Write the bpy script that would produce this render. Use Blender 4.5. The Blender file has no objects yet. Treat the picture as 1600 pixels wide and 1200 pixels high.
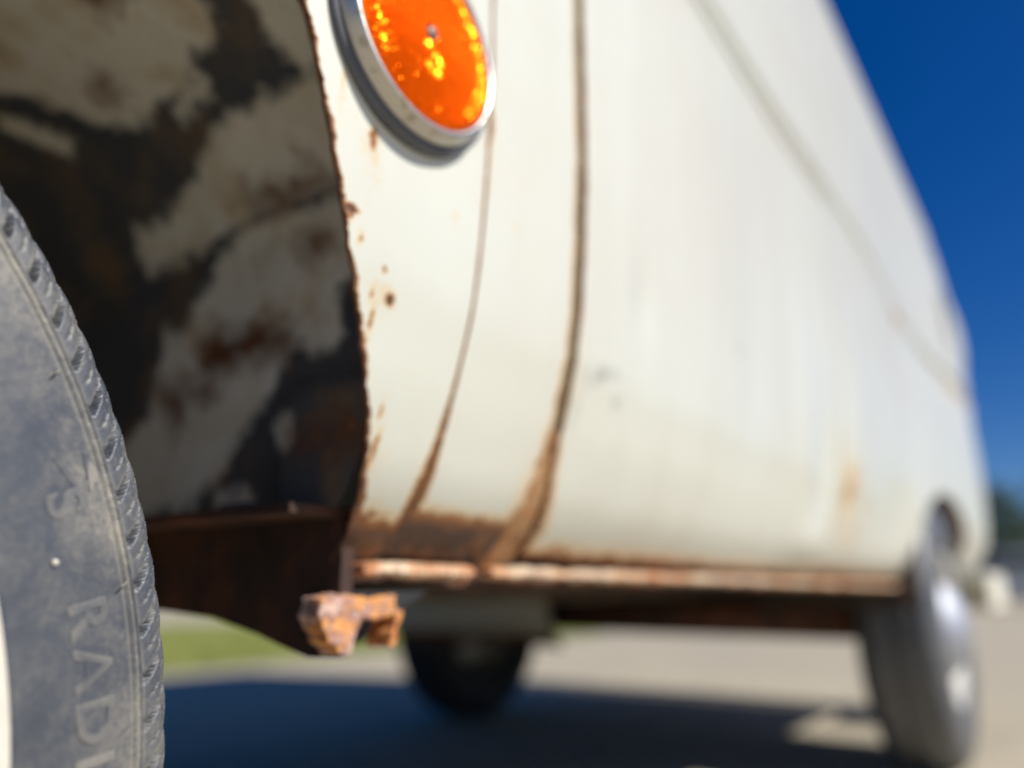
import bpy, math, random
import numpy as np
from mathutils import Matrix, Vector

# ------------------------------------------------------------------ camera, sky, sun, exposure
S = bpy.context.scene
COL = S.collection
PI = math.pi
random.seed(4)
RNG = np.random.default_rng(7)

pitch, head = math.radians(15.12), math.radians(35.55)
cf = Vector((math.cos(pitch)*math.cos(head), math.cos(pitch)*math.sin(head), math.sin(pitch)))
cr = Vector((math.sin(head), -math.cos(head), 0))
cu = cr.cross(cf)
cam = bpy.data.cameras.new('camera')
co = bpy.data.objects.new('camera', cam); COL.objects.link(co)
co.matrix_world = Matrix(((cr.x, cu.x, -cf.x, 0), (cr.y, cu.y, -cf.y, 0), (cr.z, cu.z, -cf.z, .42), (0, 0, 0, 1)))
cam.sensor_width = 36; cam.lens = 27.07
cam.clip_start = .01; cam.clip_end = 1500
cam.dof.use_dof = True; cam.dof.focus_distance = .300; cam.dof.aperture_fstop = 2.4
S.camera = co

SUN = Vector((.27, -1.05, 1.0)).normalized()
elev = math.asin(SUN.z)
world = bpy.data.worlds.new('World'); S.world = world; world.use_nodes = True
wn = world.node_tree
bg = wn.nodes['Background']
sky = wn.nodes.new('ShaderNodeTexSky'); sky.sky_type = 'NISHITA'; sky.sun_disc = False
sky.sun_elevation = elev
sky.sun_rotation = math.atan2(SUN.x, SUN.y)
sky.air_density = .9; sky.dust_density = .7; sky.ozone_density = 5.0; sky.altitude = 600
hs = wn.nodes.new('ShaderNodeHueSaturation'); hs.inputs['Saturation'].default_value = 1.35; hs.inputs['Hue'].default_value = .513
wn.links.new(sky.outputs[0], hs.inputs['Color'])
wn.links.new(hs.outputs[0], bg.inputs[0]); bg.inputs[1].default_value = .062

sl = bpy.data.lights.new('sun', 'SUN'); sl.energy = 4.0; sl.angle = math.radians(.53); sl.color = (1, .955, .88)
so = bpy.data.objects.new('sun', sl); COL.objects.link(so); so.location = (5, -7, 10)
so.rotation_euler = SUN.to_track_quat('Z', 'Y').to_euler()

S.view_settings.view_transform = 'Standard'
S.view_settings.look = 'None'
S.view_settings.exposure = .42
S.view_settings.gamma = 1
S.view_settings.use_curve_mapping = False

# ------------------------------------------------------------------ node helpers
class Mat:
    def __init__(s, name):
        s.m = bpy.data.materials.new(name); s.m.use_nodes = True
        s.t = s.m.node_tree; s.n = s.t.nodes
        s.p = s.n['Principled BSDF']
    def node(s, kind, **kw):
        n = s.n.new(kind)
        for k, v in kw.items(): setattr(n, k, v)
        return n
    def link(s, a, b): s.t.links.new(a, b)
    def set(s, **kw):
        for k, v in kw.items():
            s.p.inputs[k.replace('_', ' ')].default_value = v
        return s
    def coord(s):
        if not hasattr(s, '_c'): s._c = s.node('ShaderNodeTexCoord').outputs['Object']
        return s._c
    def noise(s, scale, detail=6, rough=.6, dist=0, stretch=None):
        n = s.node('ShaderNodeTexNoise')
        n.inputs['Scale'].default_value = scale; n.inputs['Detail'].default_value = detail
        n.inputs['Roughness'].default_value = rough; n.inputs['Distortion'].default_value = dist
        src = s.coord()
        if stretch:
            mp = s.node('ShaderNodeMapping'); mp.inputs['Scale'].default_value = stretch
            s.link(src, mp.inputs[0]); src = mp.outputs[0]
        s.link(src, n.inputs['Vector'])
        return n.outputs['Fac']
    def math(s, op, a, b=None, clamp=False):
        n = s.node('ShaderNodeMath', operation=op); n.use_clamp = clamp
        for i, v in enumerate((a, b)):
            if v is None: continue
            if isinstance(v, (int, float)): n.inputs[i].default_value = v
            else: s.link(v, n.inputs[i])
        return n.outputs[0]
    def ramp(s, fac, stops, interp='LINEAR'):
        r = s.node('ShaderNodeValToRGB'); cr_ = r.color_ramp; cr_.interpolation = interp
        while len(cr_.elements) < len(stops): cr_.elements.new(.5)
        for e, (p, c) in zip(cr_.elements, stops):
            e.position = p
            e.color = (c, c, c, 1) if isinstance(c, (int, float)) else (*c, 1)
        s.link(fac, r.inputs[0])
        return r.outputs[0]
    def mix(s, fac, a, b):
        n = s.node('ShaderNodeMix', data_type='RGBA')
        for i, v in ((0, fac), (6, a), (7, b)):
            if isinstance(v, (int, float)): n.inputs[i].default_value = v
            elif isinstance(v, tuple): n.inputs[i].default_value = (*v, 1)
            else: s.link(v, n.inputs[i])
        return n.outputs[2]
    def attr(s, name):
        return s.node('ShaderNodeAttribute', attribute_name=name).outputs['Fac']
    def base(s, c): s.link(c, s.p.inputs['Base Color']); return s
    def rough(s, c): s.link(c, s.p.inputs['Roughness']); return s
    def bump(s, h, strength=.3, dist=.001):
        b = s.node('ShaderNodeBump'); b.inputs['Strength'].default_value = strength; b.inputs['Distance'].default_value = dist
        s.link(h, b.inputs['Height']); s.link(b.outputs[0], s.p.inputs['Normal']); return s

CREAM = (.68, .69, .605)
RUST_STOPS = [(.0, (.38, .19, .06)), (.3, (.30, .105, .028)), (.6, (.13, .045, .018)), (1, (.045, .022, .014))]

def paint_material():
    m = Mat('old_cream_paint')
    r = m.attr('rust'); g = m.attr('grime_shade')
    n1 = m.noise(260, 9, .65); n2 = m.noise(45, 6, .6); n3 = m.noise(5, 4, .5)
    v = m.math('ADD', r, m.math('MULTIPLY', m.math('SUBTRACT', n1, .5), .75))
    v = m.math('ADD', v, m.math('MULTIPLY', m.math('SUBTRACT', n2, .5), .45))
    has = m.math('GREATER_THAN', r, .02)
    v = m.math('MULTIPLY', v, has, True)
    cream = m.mix(m.ramp(n3, [(.35, 0), (.7, 1)]), CREAM, (.66, .645, .55))
    cream = m.mix(m.math('MULTIPLY', m.ramp(n2, [(.5, 0), (.75, 1)]), .12), cream, (.66, .58, .42))
    n4 = m.noise(9, 5, .55, 0, (2.2, 2.2, .22))
    cream = m.mix(m.ramp(n4, [(.42, 0), (.72, .22)]), cream, (.55, .52, .43))
    stain = m.ramp(v, [(.10, 0), (.36, .75)])
    c = m.mix(stain, cream, (.70, .50, .24))
    rc = m.ramp(v, [(.38, (.44, .21, .07)), (.52, (.30, .11, .03)), (.72, (.12, .045, .02)), (.95, (.05, .025, .016))])
    rc = m.mix(m.math('MULTIPLY', m.ramp(n2, [(.45, 0), (.62, 1)]), .65), rc, (.26, .11, .035))
    mask = m.ramp(v, [(.36, 0), (.44, 1)])
    c = m.mix(mask, c, rc)
    gv = m.math('MULTIPLY', g, m.ramp(n2, [(.3, .4), (.6, 1)]), True)
    c = m.mix(gv, c, (.16, .16, .14))
    m.base(c)
    m.rough(m.math('ADD', m.math('MULTIPLY', mask, .45), .38))
    m.set(Coat_Weight=.35, Coat_Roughness=.16)
    h = m.math('ADD', m.math('MULTIPLY', mask, n1), m.math('MULTIPLY', n2, .15))
    m.bump(h, .35, .0012)
    return m.m

def rust_material(name, tint, stops, scale=90, rough=.85):
    m = Mat(name)
    n1 = m.noise(scale, 9, .65); n2 = m.noise(scale*.22, 4, .6)
    v = m.math('ADD', m.math('MULTIPLY', n1, .65), m.math('MULTIPLY', n2, .45), True)
    m.base(m.ramp(v, stops)); m.set(Roughness=rough)
    m.bump(n1, .7, .0015)
    return m.m

def well_material():
    m = Mat('wheel_well_undercoat')
    n = m.noise(55, 8, .62); n2 = m.noise(14, 5, .6); n3 = m.noise(240, 6, .6)
    nn = m.math('ADD', m.math('MULTIPLY', m.math('SUBTRACT', n, .5), .9), m.math('MULTIPLY', m.math('SUBTRACT', n2, .5), .7))
    cream = m.ramp(m.math('ADD', m.attr('cream'), nn), [(.36, 0), (.64, 1)])
    rust = m.ramp(m.math('ADD', m.attr('rust'), m.math('MULTIPLY', nn, 1.3)), [(.22, 0), (.75, 1)])
    black = m.ramp(n2, [(.3, (.055, .064, .084)), (.5, (.085, .082, .082)), (.62, (.17, .12, .08)), (.8, (.24, .14, .07))])
    pale = m.ramp(n2, [(.32, (.74, .66, .50)), (.5, (.84, .80, .68)), (.62, (.72, .62, .45)), (.78, (.42, .30, .17))])
    c = m.mix(cream, black, pale)
    c = m.mix(rust, c, m.ramp(n, [(.3, (.05, .022, .014)), (.5, (.15, .055, .02)), (.75, (.30, .14, .05))]))
    m.base(c); m.set(Roughness=.75)
    m.bump(m.math('ADD', m.math('MULTIPLY', cream, .6), n3), .5, .0012)
    return m.m

def tyre_material():
    m = Mat('dusty_tyre_rubber')
    n1 = m.noise(420, 8, .7); n2 = m.noise(38, 6, .65, .6); n3 = m.noise(9, 4, .6)
    geo = m.node('ShaderNodeNewGeometry')
    edge = m.ramp(geo.outputs['Pointiness'], [(.51, 0), (.58, 1)])
    base = m.ramp(n2, [(.25, (.044, .050, .063)), (.5, (.056, .064, .079)), (.8, (.074, .080, .092))])
    dust = m.ramp(m.math('ADD', m.math('MULTIPLY', n1, .55), m.math('MULTIPLY', n2, .55)), [(.52, 0), (.78, 1)])
    c = m.mix(m.math('MULTIPLY', dust, .38), base, (.28, .25, .19))
    c = m.mix(m.math('MULTIPLY', edge, .55), c, (.36, .33, .27))
    c = m.mix(m.math('MULTIPLY', m.attr('dust'), m.math('MULTIPLY', m.ramp(n1, [(.3, .25), (.65, 1)]), m.ramp(n2, [(.38, .25), (.62, 1)]))), c, (.33, .30, .24))
    m.base(c); m.rough(m.ramp(n2, [(.3, .36), (.7, .60)]))
    m.set(Specular_IOR_Level=.6)
    m.bump(m.math('ADD', n1, m.math('MULTIPLY', n2, .8)), .16, .0009)
    return m.m

def chrome_material(name, col, rough, pit=.0):
    m = Mat(name)
    n = m.noise(130, 6, .6)
    m.base(m.mix(m.ramp(n, [(.55, 0), (.75, pit)]), col, (.22, .14, .08)))
    m.set(Metallic=1.0)
    m.rough(m.ramp(n, [(.3, rough), (.8, rough+.15)]))
    return m.m

def plain(name, col, rough=.6, metallic=0, var=.15, scale=30, **kw):
    m = Mat(name)
    n = m.noise(scale, 6, .6)
    lo = tuple(c*(1-var) for c in col); hi = tuple(min(1, c*(1+var)) for c in col)
    m.base(m.ramp(n, [(.3, lo), (.7, hi)])); m.set(Roughness=rough, Metallic=metallic, **kw)
    return m.m

M = {}
M['paint'] = paint_material()
M['well'] = well_material()
M['tyre'] = tyre_material()
M['rust_lit'] = rust_material('flaking_orange_rust', 0, [(.36, (.10, .035, .02)), (.44, (.46, .15, .05)), (.50, (.72, .33, .10)), (.56, (.36, .19, .15)), (.62, (.62, .42, .34)), (.70, (.72, .55, .34))], 75, .8)
M['rust_strip'] = rust_material('rusty_cream_flange', 0, [(.36, (.14, .05, .025)), (.45, (.52, .22, .09)), (.52, (.60, .34, .19)), (.58, (.70, .56, .38)), (.63, (.46, .28, .20)), (.70, (.36, .14, .06))], 40, .7)
M['rust_dark'] = rust_material('dark_brown_rust', 0, [(.3, (.020, .016, .016)), (.5, (.060, .028, .018)), (.66, (.17, .058, .024)), (.85, (.26, .10, .035))], 22, .85)
M['under'] = rust_material('underbody_grime', 0, [(.3, (.02, .017, .015)), (.55, (.06, .045, .032)), (.8, (.16, .10, .06))], 12, .9)
M['gap'] = rust_material('rusty_gap_seal', 0, [(.3, (.09, .075, .042)), (.5, (.22, .185, .115)), (.7, (.30, .21, .11))], 60, .85)
M['chrome'] = chrome_material('weathered_chrome', (.56, .54, .50), .30, .8)
M['chrome_far'] = chrome_material('hub_chrome', (.46, .48, .53), .56, .3)
M['rubber'] = plain('grey_rubber_gasket', (.10, .105, .12), .7)
M['screw'] = plain('dull_screw_metal', (.20, .15, .12), .45, .7)
M['tyre_dark'] = plain('shaded_black_tyre_rubber', (.022, .022, .024), .85)  # far tyres: shade under the van put into a darker rubber colour
M['whitewall'] = plain('dirty_whitewall_rubber', (.66, .62, .53), .6, 0, .12, 60)
M['bumper'] = plain('cream_bumper_paint', (.78, .74, .62), .4)
M['glass'] = plain('dark_window_glass', (.03, .035, .04), .05, 0, .1, 4, Specular_IOR_Level=.7)
M['black'] = plain('black_rubber', (.02, .02, .022), .8)
M['rim'] = plain('painted_steel_rim', (.55, .53, .48), .45)

lensm = Mat('amber_prismatic_plastic')
ln = lensm.noise(180, 5, .6)
lensm.base(lensm.ramp(ln, [(.3, (.68, .088, .001)), (.7, (.78, .115, .002))]))
lensm.set(Roughness=.24, Metallic=.5, Specular_IOR_Level=.05)
lensm.p.inputs['Specular Tint'].default_value = (1, .6, .1, 1)
M['lens'] = lensm.m

# ------------------------------------------------------------------ mesh helpers
def link_obj(name, me, mat, parent=None):
    o = bpy.data.objects.new(name, me); COL.objects.link(o)
    if mat is not None:
        for m in (mat if isinstance(mat, list) else [mat]): me.materials.append(m)
    if parent is not None:
        o.parent = parent
        o.location = -world_loc(parent)
    return o
def world_loc(o):
    v = Vector((0, 0, 0))
    while o is not None: v += o.location; o = o.parent
    return v

def from_arrays(name, V, F, mat, parent=None, smooth=True, attrs=None, matidx=None):
    me = bpy.data.meshes.new(name)
    V = np.asarray(V, dtype=np.float32)
    if isinstance(F, np.ndarray):
        nf, k = F.shape
        me.vertices.add(len(V)); me.vertices.foreach_set('co', V.ravel())
        me.loops.add(nf*k); me.loops.foreach_set('vertex_index', F.astype(np.int32).ravel())
        me.polygons.add(nf); me.polygons.foreach_set('loop_start', np.arange(0, nf*k, k, dtype=np.int32))
        me.polygons.foreach_set('loop_total', np.full(nf, k, dtype=np.int32))
    else:
        me.from_pydata([tuple(v) for v in V.tolist()], [], [tuple(f) for f in F])
    me.update(calc_edges=True)
    me.validate()
    if smooth: me.polygons.foreach_set('use_smooth', np.ones(len(me.polygons), dtype=bool))
    if attrs:
        for k, a in attrs.items():
            at = me.attributes.new(k, 'FLOAT', 'POINT'); at.data.foreach_set('value', np.asarray(a, dtype=np.float32).ravel())
    if matidx is not None: me.polygons.foreach_set('material_index', np.asarray(matidx, dtype=np.int32))
    me.update()
    return link_obj(name, me, mat, parent)

def grid_faces(nu, nv, off=0, wrap_u=False):
    i = np.arange(nu if wrap_u else nu-1)[:, None]; j = np.arange(nv-1)[None, :]
    a = i*nv+j; b = ((i+1) % nu)*nv+j
    return (np.stack([a, b, b+1, a+1], -1).reshape(-1, 4)+off)

class MB:
    """collects simple solids into one mesh"""
    def __init__(s): s.V = []; s.F = []
    def add(s, V, F):
        o = len(s.V); s.V += [tuple(v) for v in V]; s.F += [tuple(i+o for i in f) for f in F]
    def box(s, x0, x1, y0, y1, z0, z1):
        V = [(x, y, z) for x in (x0, x1) for y in (y0, y1) for z in (z0, z1)]
        s.add(V, [(0, 1, 3, 2), (4, 6, 7, 5), (0, 4, 5, 1), (2, 3, 7, 6), (0, 2, 6, 4), (1, 5, 7, 3)])
    def hexa(s, P):   # 8 corners, order like box
        s.add(P, [(0, 1, 3, 2), (4, 6, 7, 5), (0, 4, 5, 1), (2, 3, 7, 6), (0, 2, 6, 4), (1, 5, 7, 3)])
    def prism(s, pts, axis, a, b):
        n = len(pts)
        def put(p, t):
            if axis == 'y': return (p[0], t, p[1])
            if axis == 'x': return (t, p[0], p[1])
            return (p[0], p[1], t)
        V = [put(p, a) for p in pts]+[put(p, b) for p in pts]
        F = [tuple(range(n-1, -1, -1)), tuple(range(n, 2*n))]+[(i, (i+1) % n, (i+1) % n+n, i+n) for i in range(n)]
        s.add(V, F)
    def tube(s, p0, p1, r0, r1=None, n=12):
        p0 = Vector(p0); p1 = Vector(p1); r1 = r0 if r1 is None else r1
        d = (p1-p0).normalized(); a = d.orthogonal().normalized(); b = d.cross(a)
        V = []
        for p, r in ((p0, r0), (p1, r1)):
            for k in range(n):
                t = 2*PI*k/n; V.append(p+(a*math.cos(t)+b*math.sin(t))*r)
        F = [(k, (k+1) % n, (k+1) % n+n, k+n) for k in range(n)]+[tuple(range(n-1, -1, -1)), tuple(range(n, 2*n))]
        s.add(V, F)
    def build(s, name, mat, parent=None, smooth=False, bevel=0, seg=2):
        o = from_arrays(name, np.array(s.V), s.F, mat, parent, smooth)
        if bevel:
            b = o.modifiers.new('bevel', 'BEVEL'); b.width = bevel; b.segments = seg; b.limit_method = 'ANGLE'
        return o

def revolve_y(profile, cx, cy, cz, n=64):
    """profile (r, y) revolved about the axis through (cx, ., cz) parallel to y"""
    pr = np.array(profile); t = np.arange(n)*2*PI/n
    X = cx+np.cos(t)[:, None]*pr[None, :, 0]; Z = cz+np.sin(t)[:, None]*pr[None, :, 0]
    Y = np.broadcast_to(cy+pr[None, :, 1], X.shape)
    return np.stack([X, Y, Z], -1).reshape(-1, 3), grid_faces(n, len(pr), 0, True)

def thing(name, label, cat, loc, group=None):
    o = bpy.data.objects.new(name, None); COL.objects.link(o); o.location = loc; o.empty_display_size = .1
    o['label'] = label; o['category'] = cat
    if group: o['group'] = group
    return o
def structure(o): o['kind'] = 'structure'; return o

# ------------------------------------------------------------------ setting: ground, grass
def ground_material():
    m = Mat('worn_concrete')
    n1 = m.noise(90, 8, .7); n2 = m.noise(1.2, 6, .6); n3 = m.noise(9, 6, .6)
    c = m.ramp(n3, [(.3, (.40, .345, .245)), (.6, (.48, .42, .305)), (.8, (.52, .465, .345))])
    c = m.mix(m.ramp(n2, [(.4, 0), (.7, .35)]), c, (.25, .235, .21))
    c = m.mix(m.ramp(n1, [(.6, 0), (.75, .5)]), c, (.20, .18, .15))
    m.base(c); m.set(Roughness=.9); m.bump(n1, .4, .004)
    return m.m
V = np.array([(-300, -300, 0), (600, -300, 0), (600, 300, 0), (-300, 300, 0)])
structure(from_arrays('ground', V, [(0, 1, 2, 3)], ground_material(), None, False))

gm = Mat('short_grass'); gn = gm.noise(6, 6, .6)
gm.base(gm.ramp(gn, [(.3, (.16, .19, .03)), (.55, (.25, .27, .055)), (.8, (.36, .33, .11))])); gm.set(Roughness=.9)
V = []; F = []
xs = np.linspace(-40, 120, 161)
for x in xs:
    V.append((x, 4.15+.12*math.sin(x*1.7)+.08*math.sin(x*4.1+1), .006)); V.append((x, 9.5, .03))
for i in range(len(xs)-1): F.append((2*i, 2*i+2, 2*i+3, 2*i+1))
structure(from_arrays('grass_verge', np.array(V), F, gm.m, None, False))
# grass blades, uncountable
n = 26000
bx = RNG.uniform(-4, 16, n); by = 4.2+RNG.random(n)**1.3*5.0
bh = RNG.uniform(.03, .085, n); bw = RNG.uniform(.003, .006, n); ba = RNG.uniform(0, 2*PI, n)
lx, ly = RNG.normal(0, .025, n), RNG.normal(0, .025, n)
P = np.empty((n, 3, 3))
P[:, 0] = np.stack([bx-np.cos(ba)*bw, by-np.sin(ba)*bw, np.full(n, .008)], 1)
P[:, 1] = np.stack([bx+np.cos(ba)*bw, by+np.sin(ba)*bw, np.full(n, .008)], 1)
P[:, 2] = np.stack([bx+lx, by+ly, bh], 1)
g = from_arrays('grass', P.reshape(-1, 3), np.arange(3*n).reshape(-1, 3), gm.m, None, False)
g['kind'] = 'stuff'; g['label'] = 'short yellow green grass along the far edge of the lot'; g['category'] = 'grass'

# ------------------------------------------------------------------ van body surface
BASE = [(.415, .360), (.425, .353), (.44, .340), (.46, .319), (.483, .303), (.527, .286), (.58, .271), (.62, .2655), (.66, .262),
        (.74, .258), (.88, .2575), (1.0, .255), (1.07, .250), (1.10, .252), (1.2, .252), (1.35, .253), (1.5, .258), (1.62, .264), (1.70, .275), (1.74, .290)]
zt = np.arange(.40, 1.76, .002)
yt = np.interp(zt, [b[0] for b in BASE], [b[1] for b in BASE])
ker = np.exp(-.5*(np.arange(-16, 17)*.002/.010)**2); ker /= ker.sum()
yt = np.convolve(np.pad(yt, 16, mode='reflect', reflect_type='odd'), ker, 'valid')
def gauss(x, c, s): return np.exp(-.5*((x-c)/s)**2)
def smooth01(x, a, b):
    t = np.clip((x-a)/(b-a), 0, 1); return t*t*(3-2*t)
def body_y(X, Z, corner=True):
    X, Z = np.broadcast_arrays(np.asarray(X, float), np.asarray(Z, float))
    y = np.interp(Z, zt, yt)
    # plan: slightly narrower at the nose pillar, bowed lower flank, crease running in towards the tail
    y = y-.008*smooth01(X, .46, .20)+0*X
    low = smooth01(Z, 1.07, .85)*smooth01(Z, .45, .6)
    y = y-.030*smooth01(X, 1.6, 3.0)*low
    y = y+(.018*smooth01(X, 1.5, 2.2)-.040*smooth01(X, 2.3, 3.1))*smooth01(Z, .85, 1.07)*smooth01(Z, 1.68, 1.25)
    # pressed crease: groove with a lip
    y = y+.017*gauss(Z, 1.089, .0095)-.004*gauss(Z, 1.060, .011)
    y = y+.20*np.clip(-(X+.75)/.45, 0, None)**2.2                          # nose rounding
    # panel dents and oil-canning
    for (dx, dz, sx, sz, a) in DENTS: y = y+2.3*a*gauss(X, dx, sx)*gauss(Z, dz, sz)
    return y
DENTS = [(1.20, .60, .03, .06, .006), (1.13, .48, .05, .03, -.006), (1.34, .70, .06, .14, -.004), (1.75, .58, .10, .05, .006),
         (.85, .72, .05, .09, .0014), (.70, .90, .09, .15, -.0016), (.56, .66, .012, .022, .0010), (1.0, .80, .12, .2, .002),
         (1.05, .62, .03, .14, -.002), (.62, .53, .10, .05, -.0012), (1.9, .8, .12, .12, .003), (.27, .56, .02, .03, .0004), (.39, .58, .02, .06, .0005)]

VAN = thing('van', 'old cream white panel van with rust along its seams and lower edges, filling the photo', 'van', (1.1, 1.11, 0))

SPOTS = [  # X, z, sx, sz, strength : chips, stains and streaks in the paint
    (.2677, .5664, .0024, .0024, 1.2), (.2668, .568, .0065, .005, .30), (.2300, .6005, .0042, .0013, 1.2), (.2305, .5985, .0018, .003, .7), (.2385, .640, .003, .006, .66), (.241, .630, .006, .014, .26),
    (.3370, .702, .0022, .011, .62), (.3365, .690, .004, .024, .24), (.2395, .588, .0018, .003, .5), (.2580, .5518, .0018, .009, .55), (.2545, .566, .0014, .004, .5), (.2850, .4931, .0020, .009, .55),
    (.281, .512, .0015, .006, .45), (.3728, .648, .003, .004, .26), (.3071, .627, .003, .003, .24), (.2594, .5795, .0013, .0013, .8), (.215, .66, .0015, .012, .35), (.352, .60, .003, .003, .14),
    (.29, .478, .02, .012, .10), (.31, .505, .03, .02, .04), (1.275, .57, .022, .05, .42), (1.30, .585, .03, .035, .40), (1.335, .50, .03, .02, .30), (1.95, 1.06, .05, .022, .52), (2.9, 1.06, .2, .03, .35),
    (.47, .60, .002, .05, .2)]
GRIME = [(.4969, .5794, .006, .0035, .8), (.488, .574, .003, .004, .45), (.5234, .5627, .005, .004, .55), (.515, .583, .007, .003, .35), (.475, .573, .006, .006, .25), (.5334, .6596, .004, .02, .14), (.548, .655, .003, .02, .10),
         (.8013, .677, .012, .006, .18), (.47, .545, .004, .012, .25), (1.3, .95, .05, .1, .06)]
def spot_fields(X, Z):
    r = np.zeros_like(X); g = np.zeros_like(X)
    for (a, b, sx, sz, k) in SPOTS: r = np.maximum(r, k*gauss(X, a, sx)*gauss(Z, b, sz))
    for (a, b, sx, sz, k) in GRIME: g = np.maximum(g, k*gauss(X, a, sx)*gauss(Z, b, sz))
    g = np.maximum(g, .46*gauss(Z, 1.0895, .0085))  # darkens the crease: its shade is painted into the colour
    return r, g

def panel(name, xl, xr, z0, z1, nx, zs, parent, rust_l=None, rust_r=None, bottom=None, flange=.016, thick_sides='lrb', label=None, V0=None):
    """skin panel between xl(z) and xr(z) with folded-in edges, rust fields measured from its edges"""
    zs = np.asarray(zs); nz = len(zs)
    L = np.array([xl(z) for z in zs]); R = np.array([xr(z) for z in zs])
    u = np.linspace(0, 1, nx)
    X = L[:, None]+(R-L)[:, None]*u[None, :]; Z = np.broadcast_to(zs[:, None], X.shape).copy()
    Y = body_y(X, Z)
    r, g = spot_fields(X, Z)
    if rust_l:
        d = X-L[:, None]; w, k = rust_l; w = np.array([w(z) for z in zs])[:, None]
        r = np.maximum(r, k*np.clip(1-d/w, 0, 1)**.8)
    if rust_r:
        d = R[:, None]-X; w, k = rust_r; w = np.array([w(z) for z in zs])[:, None]
        r = np.maximum(r, k*np.clip(1-d/w, 0, 1)**.8)
    if bottom:
        zb, span = bottom
        r = np.maximum(r, np.clip((zb-Z)/span, 0, 1.1))
    edges = []
    P = np.stack([X, Y, Z], -1).reshape(-1, 3); F = grid_faces(nz, nx)
    V = [P]; FF = [F]; RR = [r.ravel()]; GG = [g.ravel()]; off = len(P)
    idx = np.arange(nz*nx).reshape(nz, nx)
    for s, ids, into in (('l', idx[:, 0], (1.15, 1, 0)), ('r', idx[:, -1], (-.4, 1, 0)), ('b', idx[0], (0, .9, .25)), ('t', idx[-1], (0, 1, 0))):
        if s not in thick_sides: continue
        E = P[ids]; n = len(ids)
        # folded edge: rounded lip then flange going inward
        ring = [E, E+np.array((0, .0020, 0)), E+np.array((0, .0024, 0))+np.array(into)*flange]
        Q = np.concatenate([a[:, None, :] for a in ring], 1).reshape(-1, 3)
        fx = grid_faces(n, 3, off)
        V.append(Q); FF.append(fx)
        RR.append(np.full(len(Q), (.62 if name == 'rear_wheel_arch_panel' and s == 'l' else .46) if s != 't' else .3)); GG.append(np.zeros(len(Q))); off += len(Q)
    o = from_arrays(name, np.concatenate(V), np.concatenate(FF), M['paint'], parent, True, {'rust': np.concatenate(RR), 'grime_shade': np.concatenate(GG)})
    if label: o['label'] = label
    return o

ARCH = [(.415, .302), (.43, .301), (.4456, .2986), (.4554, .2952), (.4649, .2904), (.4804, .2835), (.4959, .2787), (.5111, .2726), (.5341, .2598), (.5564, .2477), (.5778, .2354), (.6024, .2241), (.627, .2134), (.6596, .1996), (.6867, .1883), (.715, .170), (.745, .142), (.772, .098), (.788, .04), (.798, -.05), (.803, -.15)]
az = np.array([a[0] for a in ARCH]); ax = np.array([a[1] for a in ARCH])
def arch_rear(z): return float(np.interp(z, az, ax))
def arch_s(z):   # smoothed, slightly ragged with corrosion
    v = np.mean([arch_rear(z+k*.004) for k in (-2, -1, 0, 1, 2)])
    return v+.0006*math.sin(z*310)+.0005*math.sin(z*740+1)+.0004*math.sin(z*1500)
def arch_front(z): return -.30-(arch_s(z))+(-.0)
SEAM = lambda z: .326-.0*z
def wig(a, f): return lambda z: a+.0008*math.sin(z*f)

zs_fine = np.concatenate([np.arange(.436, .80, .002)])
def rag(z): return .0
front = panel('rear_wheel_arch_panel', arch_s, lambda z: .3337, .436, .8, 110, zs_fine, VAN,
              rust_l=(lambda z: .0028+.0010*math.sin(z*190)+.0008*math.sin(z*83)+.004*float(smooth01(np.array(z), .50, .455)), .95), rust_r=(lambda z: .0016+.010*float(smooth01(np.array(z), .56, .45)), .80), bottom=(.470, .022))
front['label'] = 'cream panel between wheel arch and thin seam, rust eaten at its foot'
pillar = panel('door_pillar', lambda z: .3351, lambda z: .4465-.007*float(smooth01(np.array(z), .51, .45)), .441, 1.74, 70, np.concatenate([np.arange(.441, .9, .0022), np.arange(.9, 1.741, .02)]), VAN,
               rust_l=(lambda z: .0012+.009*float(smooth01(np.array(z), .54, .45)), .78), rust_r=(lambda z: .007+.016*float(smooth01(np.array(z), .56, .46)), .50), bottom=(.474, .018))
door_z = np.unique(np.concatenate([np.arange(.446, .70, .003), np.arange(.70, 1.05, .01), np.arange(1.05, 1.13, .0025), np.arange(1.13, 1.70, .02), [1.70]]))
door = panel('cargo_door', lambda z: .4588+.017*float(smooth01(np.array(z), .53, .445)), lambda z: 1.2400, .446, 1.70, 160, door_z, VAN,
             rust_l=(lambda z: .0022+.018*float(smooth01(np.array(z), .55, .46)), .50), rust_r=(lambda z: .004, .2), bottom=(.462, .030))
door['label'] = 'wide flat cream cargo door with dents and grey smudges'

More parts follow.
